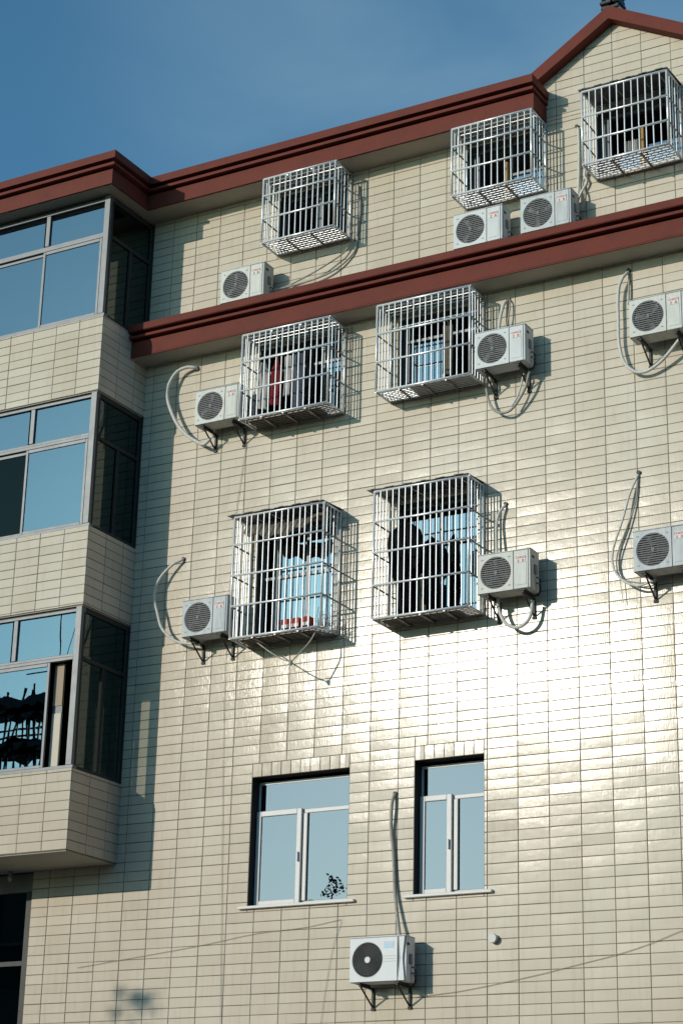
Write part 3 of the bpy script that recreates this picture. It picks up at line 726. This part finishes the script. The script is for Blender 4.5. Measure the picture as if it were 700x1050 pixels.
# ------------------------------------------------------------------ air conditioners
FONT=None
def text_mesh(s, size, m, name, bold=0.):
    cu=bpy.data.curves.new(name,'FONT'); cu.body=s; cu.size=size; cu.extrude=.0012; cu.offset=bold; cu.align_x='CENTER'; cu.align_y='CENTER'
    t=bpy.data.objects.new(name,cu); COL.objects.link(t); dg=bpy.context.evaluated_depsgraph_get()
    me=bpy.data.meshes.new_from_object(t.evaluated_get(dg)); COL.objects.unlink(t); bpy.data.objects.remove(t)
    me.materials.clear(); me.materials.append(M[m]); me.transform(Matrix.Rotation(R(90),4,'X')); return me
def condenser(x0, z0, label, w=.705, h=.495, kind='old', brackets=True, dep=.25):
    root=empty('air_conditioner',(x0+w/2,0,z0),label,'air conditioner','outdoor air conditioner units on the facade')
    ox=-(x0+w/2)
    def put(m,n,par=None):
        return m.build(n,par or root,(ox,0,-z0) if par is None else (0,0,0))
    x1=x0+w; z1=z0+h; yf=-.37; yk=yf+dep
    cas='casing' if kind=='new' else ('casing_old','casing_yellowed','casing_dusty')[len(label)%3]
    R_=.205 if kind=='old' else .205; cx=x0+.245 if kind=='old' else x0+.238; cz=z0+h*.5
    # casing: body and a front plate with a round hole
    c=MB(); c.box(x0,x1,yf+.07,yk,z0,z1,cas,.006)
    c.box(x0+.001,x0+.008,yf+.012,yf+.071,z0+.001,z1-.001,cas,.003); c.box(x1-.02,x1-.0005,yf+.03,yf+.071,z0+.001,z1-.001,cas,.003)
    c.box(x0+.008,x1-.02,yf+.026,yf+.071,z0+.001,z0+.006,cas); c.box(x0+.008,x1-.02,yf+.026,yf+.071,z1-.006,z1-.001,cas)
    c.box(x0+w*.69,x1-.02,yf+.031,yf+.071,z0+.006,z1-.006,cas)
    c.box(x0-.003,x1+.003,yf+.0,yk+.003,z1-.001,z1+.010,cas,.004)
    seg=48; k=c.mi(cas)
    def frontplate(xa,xb,za,zb,y):
        i=len(c.v); P=[]
        for q in range(seg):
            a=2*math.pi*q/seg; dx,dz=math.cos(a),math.sin(a)
            tx=((xb-cx) if dx>0 else (xa-cx))/dx if abs(dx)>1e-9 else 1e9
            tz=((zb-cz) if dz>0 else (za-cz))/dz if abs(dz)>1e-9 else 1e9
            t=min(tx,tz); c.v.append((cx+dx*t,y,cz+dz*t)); 
        for q in range(seg):
            a=2*math.pi*q/seg; c.v.append((cx+R_*math.cos(a),y,cz+R_*math.sin(a)))
        for q in range(seg):
            a=2*math.pi*q/seg; c.v.append((cx+(R_-.012)*math.cos(a),y+.018,cz+(R_-.012)*math.sin(a)))
        for q in range(seg):
            q2=(q+1)%seg
            c.f.append((i+q,i+q2,i+seg+q2,i+seg+q)); c.m.append(k); c.sm.append(False); c.t.append(.5)
            c.f.append((i+seg+q,i+seg+q2,i+2*seg+q2,i+2*seg+q)); c.m.append(k); c.sm.append(False); c.t.append(.5)
        # corner triangles
        for (qx,qz) in ((xa,za),(xb,za),(xb,zb),(xa,zb)):
            an=math.atan2(qz-cz,qx-cx)%(2*math.pi); q=int(an/(2*math.pi)*seg); q2=(q+1)%seg
            c.quadface([c.v[i+q],(qx,y,qz),c.v[i+q2]],cas)
        # rim
        for a,b in (((xa,za),(xb,za)),((xb,za),(xb,zb)),((xb,zb),(xa,zb)),((xa,zb),(xa,za))):
            c.quadface([(a[0],y,a[1]),(b[0],y,b[1]),(b[0],yf+.025,b[1]),(a[0],yf+.025,a[1])],cas)
    xs=x0+w*.68
    if kind=='old':
        frontplate(x0+.006,xs-.004,z0+.006,z1-.006,yf)
        c.box(xs+.004,x1-.03,yf+.001,yf+.03,z0+.006,z1-.006,cas,.006)
        c.box(x1-.024,x1-.004,yf+.004,yf+.03,z0+.006,z1-.006,cas,.004)
        c.box(xs+.025,x1-.05,yf-.003,yf+.004,z0+.05,z0+.33,cas,.003)
        for q in range(4):   # corner mouldings round the fan
            a=math.pi/4+q*math.pi/2; c.box(cx+.255*math.cos(a)-.014,cx+.255*math.cos(a)+.014,yf-.003,yf+.003,cz+.255*math.sin(a)-.006,cz+.255*math.sin(a)+.006,'trimgrey')
    else:
        frontplate(x0+.004,x0+w*.86,z0+.006,z1-.006,yf)
        # faceted grey corner trim
        xm=x0+w*.86
        c.prism([(xm+.012,z0+.006),(x1-.01,z0+.006),(x1-.035,z0+h*.5),(x1-.01,z1-.006),(xm+.02,z1-.006),(xm+.04,z0+h*.5)],yf+.003,yf+.03,cas,'y')
        c.prism([(xm+.001,z0+.006),(xm+.010,z0+.006),(xm+.038,z0+h*.5),(xm+.018,z1-.006),(xm+.006,z1-.006),(xm+.022,z0+h*.5)],yf+.002,yf+.03,'trimgrey','y')
        for i in range(3): c.box(x0+w*.58,x0+w*.84,yf-.0015,yf+.002,z0+h*(.56-.06*i),z0+h*(.56-.06*i)+.003,'trimgrey')
    # side handle, valve cover and rear coil
    c.box(x1-.001,x1+.002,yf+.05,yf+.11,z1-.10,z1-.07,'hollow'); c.box(x1-.001,x1+.001,yf+.03,yk-.02,z0+.03,z1-.13,cas)
    c.box(x0+.02,x1-.02,yk-.002,yk+.006,z0+.03,z1-.03,'grille')
    for xx in (x0+.09,x1-.13):
        c.box(xx,xx+.05,yf+.01,yk+.02,z0-.022,z0,'black',.003)
    put(c,'casing')
    # fan behind the grille
    g=MB(); g.disc_y(cx,yf+.045 if kind=='old' else yf+.05,cz,0,R_-.006,'hollow',36)
    gm='grille' if kind=='old' else 'grille_dark'
    if kind=='old':
        n=15
        for i in range(n):
            zz=-R_+2*R_*(i+.5)/n; hw=math.sqrt(max(0,R_*R_-zz*zz))-.006
            g.box(cx-hw,cx+hw,yf+.004,yf+.012,cz+zz-.0062,cz+zz+.0062,gm)
        for rr_ in (.07,.14): g.torus_y(cx,yf+.006,cz,rr_,.004,gm)
    else:
        for i in range(8): g.torus_y(cx,yf+.004,cz,.048+.021*i,.0055,gm)
        for q in range(6):
            a=q*math.pi/3+.3; g.tube([(cx+.03*math.cos(a),yf+.01,cz+.03*math.sin(a)),(cx+R_*math.cos(a+.25),yf+.01,cz+R_*math.sin(a+.25))],.004,gm,5)
    go=put(g,'fan_grille')
    b=MB(); hr=.022 if kind=='old' else .036
    b.tube([(cx,yf+.02,cz),(cx,yf-.002,cz)],[hr,hr],'grille' if kind=='old' else 'casing',16)
    ang=rnd.random()*3
    for q in range(3 if kind=='old' else 0):
        a=ang+q*2*math.pi/3; P=[]
        for (r_,da) in ((.03,-.25),(.17,-.1),(.19,.35),(.03,.5)): P.append((cx+r_*math.cos(a+da),yf+.030+.012*(da>0),cz+r_*math.sin(a+da)))
        b.quadface(P,'trimgrey')
    put(b,'fan')
    # badge
    l=MB()
    if kind=='old':
        mx=(xs+x1-.026)/2
        l.box(mx-.062,mx+.062,yf-.0045,yf-.002,z1-.165,z1-.075,'sticker'); lo=put(l,'badge')
        t1=text_mesh('CHIGO',.040,'logo','badge_text',.0006); o=bpy.data.objects.new('badge_text',t1); COL.objects.link(o); o.parent=lo; o.location=(mx,yf-.0055,z1-.100)
        # two square characters under the word, drawn as strokes
        for cxx,st in ((mx-.030,[(-14,10,14,13),(-1.5,16,1.5,4),(-9,2,9,5),(-11,-3,-8,-12),(-5,-13,6,-10),(-5,-13,-2,-3),(6,-8,9,-2),(0,-5,3,-1)]),
                       (mx+.030,[(-14,12,14,14.5),(-1.5,17,1.5,12),(-8,4,8,9.5),(-12,-13,-9.5,2),(9.5,-13,12,2),(-12,0,12,2.2),(-6,-10,6,-3)])):
            s=MB()
            for a,bb,cc,dd in st: s.box(cxx+a*.0012,cxx+cc*.0012,yf-.0066,yf-.0048,z1-.145+bb*.0012,z1-.145+dd*.0012,'logo')
            put(s,'badge_character',lo)
    else:
        l.box(x0+w*.62,x0+w*.80,yf-.003,yf-.0005,z1-.13,z1-.055,'stickerblue'); l.box(x0+w*.66,x0+w*.78,yf-.004,yf-.003,z1-.085,z1-.072,'sticker'); put(l,'badge')
    if brackets:
        for xx in (x0+.115,x0+w-.13):
            m_=MB(); m_.box(xx,xx+.03,yf+.02,-.011,z0-.045,z0-.022,'black',.003); m_.box(xx,xx+.03,-.034,-.011,z0-.27,z0-.045,'black',.003)
            m_.tube([(xx+.015,yf+.05,z0-.045),(xx+.015,-.03,z0-.245)],.011,'black',6)
            m_.box(xx-.012,xx+.042,-.026,-.010,z0-.285,z0-.255,'black',.003)
            put(m_,'bracket')
    else:
        for xx in (x0+.09,x1-.14): 
            m_=MB(); m_.box(xx,xx+.05,yf+.02,yk,z0-.075,z0-.022,'black',.004); put(m_,'foot')
    def pipe(path, r=.016, m='hose', n=6, name='hose'):
        p=MB(); p.tube(smooth_path(path,n),r,m,9); put(p,name)
    def plug(x,z):
        p=MB(); p.tube([(x,.005,z),(x,-.03,z)],.026,'black',10); put(p,'wall_sleeve')
    def valves():
        v=MB()
        for zz in (.10,.17): v.tube([(x1,yf+.17,z0+zz),(x1+.03,yf+.17,z0+zz),(x1+.045,yf+.17,z0+zz-.02)],.012,'steel2',7)
        v.tube(smooth_path([(x1+.035,yf+.17,z0+.17),(x1+.05,yf+.18,z0+.1),(x1+.02,yf+.2,z0-.02),(x1-.06,yf+.22,z0-.05)],5),.010,'black',7)
        v.tube(smooth_path([(x1+.035,yf+.17,z0+.10),(x1+.045,yf+.19,z0+.02),(x1+.0,yf+.21,z0-.05)],5),.010,'black',7)
        v.box(x1+.001,x1+.02,yf+.10,yf+.16,z0+.2,z0+.32,'trimgrey',.004)
        put(v,'valves')
    valves()
    return pipe,plug
P_=condenser(-5.02,12.185,'old condenser on black brackets just left of the laundry cage')
P_[0]([(-5.26,0.00,13.23),(-5.27,-0.06,13.22),(-5.38,-0.10,13.23),(-5.53,-0.12,13.18),(-5.63,-0.14,13.02),(-5.65,-0.15,12.86),(-5.60,-0.15,12.66),(-5.46,-0.15,12.38),(-5.29,-0.15,12.18),(-5.10,-0.15,12.04),(-4.99,-0.15,11.99),(-4.88,-0.17,12.04)],.024); P_[1](-5.26,13.23)
P_=condenser(-.80,12.175,'old condenser on black brackets at the right of the mesh floored cage')
P_[0]([(-0.50,0.00,13.23),(-0.53,-0.06,13.17),(-0.56,-0.10,12.99),(-0.58,-0.13,12.70),(-.58,-.1,12.5)],.022); P_[0]([(-0.47,-0.02,13.23),(-0.45,-0.05,13.17),(-0.46,-0.07,12.99),(-0.52,-0.08,12.70)],.010,'hose_dirty'); P_[1](-.49,13.24)
P_[0]([(-.73,-.2,12.3),(-0.75,-0.12,12.18),(-0.75,-0.12,11.98),(-0.71,-0.12,11.80),(-0.62,-0.12,11.67),(-0.47,-0.12,11.63),(-0.34,-0.13,11.71),(-0.20,-0.15,11.90),(-0.13,-0.18,12.10)],.017,'hose_dirty'); P_[0]([(-0.40,-0.13,11.69),(-0.30,-0.13,11.85),(-0.22,-0.15,12.10)],.012,'hose')
P_=condenser(1.285,12.18,'old condenser right of a tall hanging loop of hose, under the middle cornice')
P_[0]([(1.15,0.00,13.27),(1.15,-0.06,13.22),(1.11,-0.10,13.15),(1.06,-0.10,13.03),(1.04,-0.10,12.83),(1.04,-0.10,12.60),(1.04,-0.10,12.30),(1.08,-0.10,12.07),(1.14,-0.10,11.95),(1.25,-0.10,11.85),(1.39,-0.10,11.83),(1.55,-0.12,11.89),(1.69,-0.15,11.98),(1.86,-0.20,12.12)],.021); P_[1](1.16,13.28)
P_[0]([(1.16,0.00,13.25),(1.17,-0.04,13.1),(1.16,-0.04,12.8)],.012,'hose_dirty')
P_=condenser(-5.055,9.195,'old condenser on black brackets just left of the blue curtained cage')
P_[0]([(-5.32,0.00,10.43),(-5.34,-0.05,10.40),(-5.43,-0.09,10.35),(-5.57,-0.12,10.22),(-5.66,-0.14,10.06),(-5.67,-0.15,9.88),(-5.61,-0.15,9.68),(-5.53,-0.15,9.46),(-5.39,-0.15,9.31),(-5.22,-0.15,9.21),(-4.90,-0.15,9.14)],.019); P_[1](-5.32,10.43)
P_=condenser(-.755,9.195,'old condenser on black brackets at the right of the cage with black coats')
P_[0]([(-0.54,0.00,10.45),(-0.55,-0.05,10.40),(-0.59,-0.08,10.33),(-0.62,-0.10,10.21),(-0.62,-0.12,10.04),(-0.60,-0.14,9.72),(-.6,-.11,9.5)],.018); P_[1](-.54,10.45)
P_[0]([(-.60,-.15,9.3),(-0.58,-0.15,9.10),(-0.54,-0.15,8.96),(-0.47,-0.15,8.85),(-0.34,-0.15,8.79),(-0.22,-0.15,8.83),(-0.15,-0.15,8.93),(-0.12,-0.16,9.10)],.022)
P_=condenser(1.26,9.195,'old condenser at the right edge, level with the black coats, drooping hose')
P_[0]([(1.22,0.00,10.56),(1.20,-0.04,10.49),(1.12,-0.07,10.29),(1.03,-0.10,9.96),(0.92,-0.10,9.67),(0.89,-0.10,9.49),(0.92,-0.10,9.34),(1.02,-0.12,9.21),(1.14,-0.14,9.13),(1.26,-0.15,9.10),(1.45,-0.16,9.14)],.014); P_[0]([(1.22,0.00,10.54),(1.21,-0.03,10.45),(1.18,-0.03,10.2),(1.08,-0.06,9.9),(0.96,-0.07,9.6),(0.93,-0.07,9.42),(0.99,-0.08,9.25),(1.2,-0.12,9.15),(1.44,-.14,9.12)],.010,'hose_dirty'); P_[1](1.22,10.57)
P_[0]([(.97,-.08,9.3),(.98,-.07,9.15),(1.0,-.06,8.95)],.005,'hose')
P_=condenser(-2.415,4.65,'newer white condenser with dark round grille, lowest on the wall',w=.735,h=.515,kind='new')
P_[0]([(-2.03,0.00,6.94),(-2.04,-0.05,6.88),(-2.05,-0.07,6.74),(-2.06,-0.05,6.50),(-2.03,-0.04,6.20),(-2.00,-0.05,5.79),(-1.95,-0.08,5.49),(-1.86,-0.14,5.10)],.021,'hose_dirty'); P_[1](-2.03,6.94)
P_=condenser(-4.70,13.935,'lone condenser standing on the middle cornice, near the glazed bays',brackets=False)
P_[0]([(-2.77,-0.03,14.66),(-2.9,-.06,14.48),(-3.05,-0.08,14.38),(-3.35,-0.10,14.25),(-3.73,-0.06,14.17),(-3.85,-0.10,14.12),(-3.96,-0.20,14.07)],.012,'hose_dirty'); P_[0]([(-2.73,-0.02,14.70),(-2.78,-0.03,14.45),(-3.03,-0.05,14.25),(-3.33,-0.07,14.16),(-3.71,-0.06,14.14),(-3.85,-0.10,14.11),(-3.96,-0.20,14.05)],.014,'hose_dirty')
P_[0]([(-2.74,-.02,15.45),(-2.70,-.03,15.1),(-2.74,-.02,14.68)],.02,'hose_dirty')
P_=condenser(-1.11,13.935,'left condenser of the pair on the middle cornice',brackets=False)
P_=condenser(-.155,13.935,'right condenser of the pair on the middle cornice, beside twisted pipes',brackets=False)
P_[0]([(0.50,0.00,15.50),(0.53,-0.04,15.40),(0.53,-0.04,14.97),(0.52,-0.06,14.54),(0.51,-0.12,14.23),(.54,-.18,14.1)],.018,'hose'); P_[1](.50,15.51)
P_[0]([(.63,-.02,15.2),(0.64,-0.03,14.95),(0.61,-0.06,14.75),(0.64,-0.06,14.64),(0.56,-0.06,14.50),(0.53,-0.10,14.36),(0.55,-0.15,14.15)],.016,'hose'); P_[0]([(.60,-.02,15.0),(.65,-0.05,14.8),(0.58,-0.05,14.62),(0.62,-0.06,14.45),(0.58,-.12,14.2)],.013,'hose_dirty')

# ------------------------------------------------------------------ wires, vent cap
def wirething(path,label,m='wire',r=.004):
    w=MB(); w.tube(smooth_path([(x,y-.012,z) for x,y,z in path],6),r,m,5); tag(w.build('cable'),label,'cable','thin cables strung over the tiled wall')
wirething([(-1.73,-0.01,4.50),(-1.04,-0.01,4.56),(-0.17,-0.01,4.69),(0.31,-0.01,4.78),(0.79,-0.01,4.87),(1.19,-0.01,4.97),(1.82,-0.01,5.17),(3.4,-.01,5.6)],'thin brown cable rising to the right from the lowest condenser',r=.003)
wirething([(-6.64,-0.01,5.06),(-4.84,-0.01,5.24),(-3.99,-0.01,5.35),(-3.29,-0.01,5.39),(-2.74,-0.01,5.46)],'thin grey cable running left under the wider lower window','wire2',.003)
wirething([(-4.39,-0.01,11.94),(-4.47,-0.01,11.32),(-4.52,-0.01,10.77),(-4.56,-0.01,9.42),(-4.57,-0.01,8.62),(-4.53,-0.01,7.33),(-4.41,-0.01,4.17),(-4.4,-.01,3)],'thin cable dropping straight down left of the laundry and curtained cages','wire2',.003)
wirething([(-2.74,-0.01,5.44),(-2.87,-0.01,5.03),(-3.00,-0.01,4.12),(-3.02,-.01,3)],'short thin cable hanging left of the lowest condenser','wire2',.0025)
mb=MB(); x,z=-.705,5.125
mb.tube([(x,-.005,z),(x,-.05,z),(x,-.052,z),(x,-.078,z)],[.05,.05,.056,.050],'vent',20)
tag(mb.build('vent_cap'),'round white vent cap on the tiles right of the lowest condenser','vent cap')

# ------------------------------------------------------------------ the place in front of the wall
mb=MB(); mb.quadface([(-700,-700,0),(700,-700,0),(700,700,0),(-700,700,0)],'asphalt'); structure(mb.build('ground'))

def tree(x,y,H,label,crown,seed,spread):
    root=empty('tree',(x,y,0),label,'tree','trees in the yard facing the block'); r_=random.Random(seed)
    t=MB(); t.tube([(0,0,0),(.05,.02,H*.3),(-.04,.05,H*.6),(0,0,H*.96)],[.16,.12,.07,.015],'bark',10)
    tips=[]
    for i in range(26):
        z=H*(.35+.58*i/26); a=i*2.4; L=spread*(1.15-(z/H))*(.7+.5*r_.random())
        p0=Vector((0,0,z)); p2=p0+Vector((math.cos(a)*L,math.sin(a)*L,L*.45)); p1=(p0+p2)/2+Vector((0,0,-.05*L))
        t.tube([p0,p1,p2],[.035*(1.2-z/H),.02*(1.2-z/H),.006],'bark',6); tips.append((p1,p2))
    t.build('trunk',root)
    c=MB(); k=c.mi('leaf')
    def leaf(p,s):
        d=Vector((r_.gauss(0,1),r_.gauss(0,1),r_.gauss(0,.6))).normalized(); u=d.orthogonal().normalized(); u=(u+d.cross(u)*r_.uniform(-1,1)).normalized()
        c.quadface([p,p+d*s*.5+u*s*.28,p+d*s,p+d*s*.5-u*s*.28],'leaf')
    for p1,p2 in tips:
        for q in range(crown):
            t_=r_.random(); p=p1.lerp(p2,t_)+Vector((r_.gauss(0,.16),r_.gauss(0,.16),r_.gauss(0,.14))); leaf(p,r_.uniform(.07,.13))
    for cc in range(7):
        p0=Vector((r_.gauss(0,.16),r_.gauss(0,.16),H*(.93+.07*r_.random())))
        for q in range(24): leaf(p0+Vector((r_.gauss(0,.06),r_.gauss(0,.06),r_.gauss(0,.05))),r_.uniform(.06,.12))
    c.build('crown',root,fix=False)
    return root
tree(-13.0,-17.1,9.50,'slim leafy tree standing farther out in the yard',110,3,2.4)
tree(-12.2,-12.1,8.82,'smaller leafy tree standing nearer to the block',90,8,1.9)

# house across the yard, seen only as a reflection in the lower bay
hs=empty('house',(-45,-38,0),'dark plastered house across the yard with a tank stand on its roof','house')
mb=MB(); mb.box(-16,14.2,0,6,0,14.6,'farwall'); mb.build('wall',hs)
mb=MB(); mb.box(-16.4,14.6,-.4,6.4,14.6,15.0,'concrete'); mb.build('roof',hs)
for i in range(7):
    for j in range(4):
        m_=MB(); m_.box(-13+4*i,-11+4*i,5.99,6.06,1.5+3.2*j,3.2+3.2*j,'farwin'); m_.box(-13.1+4*i,-10.9+4*i,5.98,6.1,1.4+3.2*j,1.5+3.2*j,'concrete'); m_.build('window',hs)
def sky_block_house(x,y,wx,wy,h,label,face):  # unseen houses added to keep low sky light off the wall
    o=empty('house',(x,y,0),label,'house')
    m_=MB(); m_.box(-wx/2,wx/2,-wy/2,wy/2,0,h,'farwall'); m_.build('wall',o)
    m_=MB(); m_.box(-wx/2-.3,wx/2+.3,-wy/2-.3,wy/2+.3,h,h+.35,'concrete'); m_.build('roof',o)
    for i in range(5):
        for j in range(3):
            m_=MB(); u=(i-2)*(wx if face=='y' else wy)/6; z=1.2+3.2*j
            if face=='y': m_.box(u-.8,u+.8,wy/2-.01,wy/2+.05,z,z+1.6,'farwin',.01)
            else:
                sg=1 if face=='+x' else -1; m_.box(sg*wx/2-.04,sg*wx/2+.04,u-.8,u+.8,z,z+1.6,'farwin',.01)
            m_.build('window',o)
sky_block_house(-2,-62,46,8,12.5,'wide dark unseen house straight across the yard, added to block low sky','y')
sky_block_house(34,-52,20,10,14.5,'narrower dark unseen house across the yard, toward the right, added to block low sky','y')
sky_block_house(30,-16,10,40,17.0,'long tall unseen house along the right side of the yard, added to block sky light','-x')
# roof shed with poles and an awning: a thing of its own
TX,TY=-32.2,-33.2
sh=empty('roof_shed',(TX,TY,15.0),'dark timber shed frame with ragged awnings on the far house roof','shed')
m_=MB(); rr=random.Random(12)
for i in range(14):
    x=-1.9+i*.29+rr.gauss(0,.04); m_.tube([(x,rr.gauss(0,.1),0),(x+rr.gauss(0,.12),rr.gauss(0,.1),3.6+rr.gauss(0,.1))],.035,'black',6)
for z in (2.72,2.95,1.5): m_.tube([(-2.3,0,z+rr.gauss(0,.03)),(2.1,0,z+.05)],.04,'black',6)
for i in range(8): 
    x=rr.uniform(-1.8,1.8); m_.tube([(x,0,.3+rr.random()),(x+rr.gauss(0,.7),.1,3.9+rr.random()*.6)],.045,'black',6)
m_.build('frame',sh)
m_=MB()
def rag(z0,z1,seed):
    r2=random.Random(seed); n=22; top=[];bot=[]
    for i in range(n+1):
        x=-2.4+4.5*i/n; top.append((x,z1+r2.gauss(0,.07))); bot.append((x,z0+.05+r2.gauss(0,.13)))
    m_.prism(bot+top[::-1],-.35,.35,'black','y')
rag(3.72,4.02,3); rag(3.36,3.55,6); rag(2.3,2.52,4); rag(2.0,2.12,7); rag(-.3,1.2,5); m_.build('awning',sh)
an=empty('roof_antenna',(TX+.85,TY+.4,19.0),'thin pole antenna with crossbars rising above the far roof shed','antenna')
m_=MB(); m_.tube([(0,0,-4.0),(0,0,3.2)],.028,'black',6); m_.build('pole',an)
m_=MB(); m_.tube([(-1.3,0,.75),(1.0,0,.75)],.025,'black',6); m_.tube([(-.3,.1,.35),(.75,-.1,1.4)],.035,'black',6); m_.tube([(-.25,0,.4),(-.25,0,.95)],.022,'black',6); m_.tube([(.15,0,.9),(.6,0,2.2)],.014,'black',6); m_.build('crossbar',an)

# ------------------------------------------------------------------ camera
f=2111.36; yaw,pit,rol=.525080973,.348415036,.0251984025
cy,sy,cp,sp=math.cos(yaw),math.sin(yaw),math.cos(pit),math.sin(pit)
Fv=Vector((-sy*cp,cy*cp,sp)); X=Vector((cy,sy,0)); U=X.cross(Fv); c,s=math.cos(rol),math.sin(rol)
Rx=c*X+s*U; Ux=-s*X+c*U
cam=bpy.data.cameras.new('camera'); co=bpy.data.objects.new('camera',cam); COL.objects.link(co)
co.matrix_world=Matrix(((Rx.x,Ux.x,-Fv.x,9.703),(Rx.y,Ux.y,-Fv.y,-21.742),(Rx.z,Ux.z,-Fv.z,1.596),(0,0,0,1)))
cam.sensor_fit='VERTICAL'; cam.sensor_height=36; cam.lens=f/1050*36; cam.clip_end=3000; cam.clip_start=.1
scn.camera=co
# ------------------------------------------------------------------ light
AZ,EL=28.0,16.8
sd=Vector((-math.sin(R(AZ))*math.cos(R(EL)),-math.cos(R(AZ))*math.cos(R(EL)),math.sin(R(EL))))
sun=bpy.data.lights.new('sun','SUN'); so=bpy.data.objects.new('sun',sun); COL.objects.link(so)
sun.energy=3.6; sun.angle=R(.53); sun.color=(1,.92,.80)
so.rotation_euler=sd.to_track_quat('Z','Y').to_euler(); so.location=(-20,-40,30)
_d=Fv+Rx*((560-350)/f)+Ux*((525-60)/f); CIR=tuple(_d.normalized())
w=bpy.data.worlds.new('World'); scn.world=w; w.use_nodes=True; nt=w.node_tree; nt.nodes.clear()
sky=nt.nodes.new('ShaderNodeTexSky'); sky.sky_type='NISHITA'; sky.sun_disc=False
sky.sun_elevation=R(EL); sky.sun_rotation=math.atan2(sd.x,sd.y); sky.air_density=1.0; sky.dust_density=.6; sky.ozone_density=2.0; sky.altitude=50
bg=nt.nodes.new('ShaderNodeBackground'); bg.inputs[1].default_value=.15
ou=nt.nodes.new('ShaderNodeOutputWorld'); tn=nt.nodes.new('ShaderNodeMix'); tn.data_type='RGBA'; tn.blend_type='MULTIPLY'; tn.inputs[0].default_value=1; tn.inputs[7].default_value=(.66,1.17,1.26,1)
nt.links.new(sky.outputs[0],tn.inputs[6])
tc=nt.nodes.new('ShaderNodeTexCoord'); mp=nt.nodes.new('ShaderNodeMapping'); mp.inputs['Scale'].default_value=(1.,1.,2.6); mp.inputs['Rotation'].default_value=(.3,.2,.4)
nt.links.new(tc.outputs['Generated'],mp.inputs[0])
nz=nt.nodes.new('ShaderNodeTexNoise'); nz.inputs['Scale'].default_value=4.2; nz.inputs['Detail'].default_value=7; nz.inputs['Roughness'].default_value=.52; nz.inputs['Distortion'].default_value=.5
nt.links.new(mp.outputs[0],nz.inputs[0])
vd=nt.nodes.new('ShaderNodeVectorMath'); vd.operation='DOT_PRODUCT'; vd.inputs[1].default_value=CIR
nt.links.new(tc.outputs['Generated'],vd.inputs[0])
r1=nt.nodes.new('ShaderNodeMapRange'); r1.inputs[1].default_value=.968; r1.inputs[2].default_value=1.0; r1.interpolation_type='SMOOTHSTEP'; nt.links.new(vd.outputs['Value'],r1.inputs[0])
r2=nt.nodes.new('ShaderNodeMapRange'); r2.inputs[1].default_value=.36; r2.inputs[2].default_value=.68; r2.inputs[3].default_value=.08; r2.inputs[4].default_value=.34; nt.links.new(nz.outputs[0],r2.inputs[0])
ml=nt.nodes.new('ShaderNodeMath'); ml.operation='MULTIPLY'; nt.links.new(r1.outputs[0],ml.inputs[0]); nt.links.new(r2.outputs[0],ml.inputs[1])
mc=nt.nodes.new('ShaderNodeMix'); mc.data_type='RGBA'; mc.inputs[7].default_value=(3.0,4.6,5.6,1); nt.links.new(ml.outputs[0],mc.inputs[0]); nt.links.new(tn.outputs[2],mc.inputs[6])
nt.links.new(mc.outputs[2],bg.inputs[0]); nt.links.new(bg.outputs[0],ou.inputs[0])
scn.view_settings.view_transform='Standard'; scn.view_settings.look='None'; scn.view_settings.exposure=-.45; scn.view_settings.gamma=1
scn.view_settings.use_curve_mapping=False
scn.render.engine='CYCLES'
scn.cycles.transparent_max_bounces=16; scn.cycles.max_bounces=8
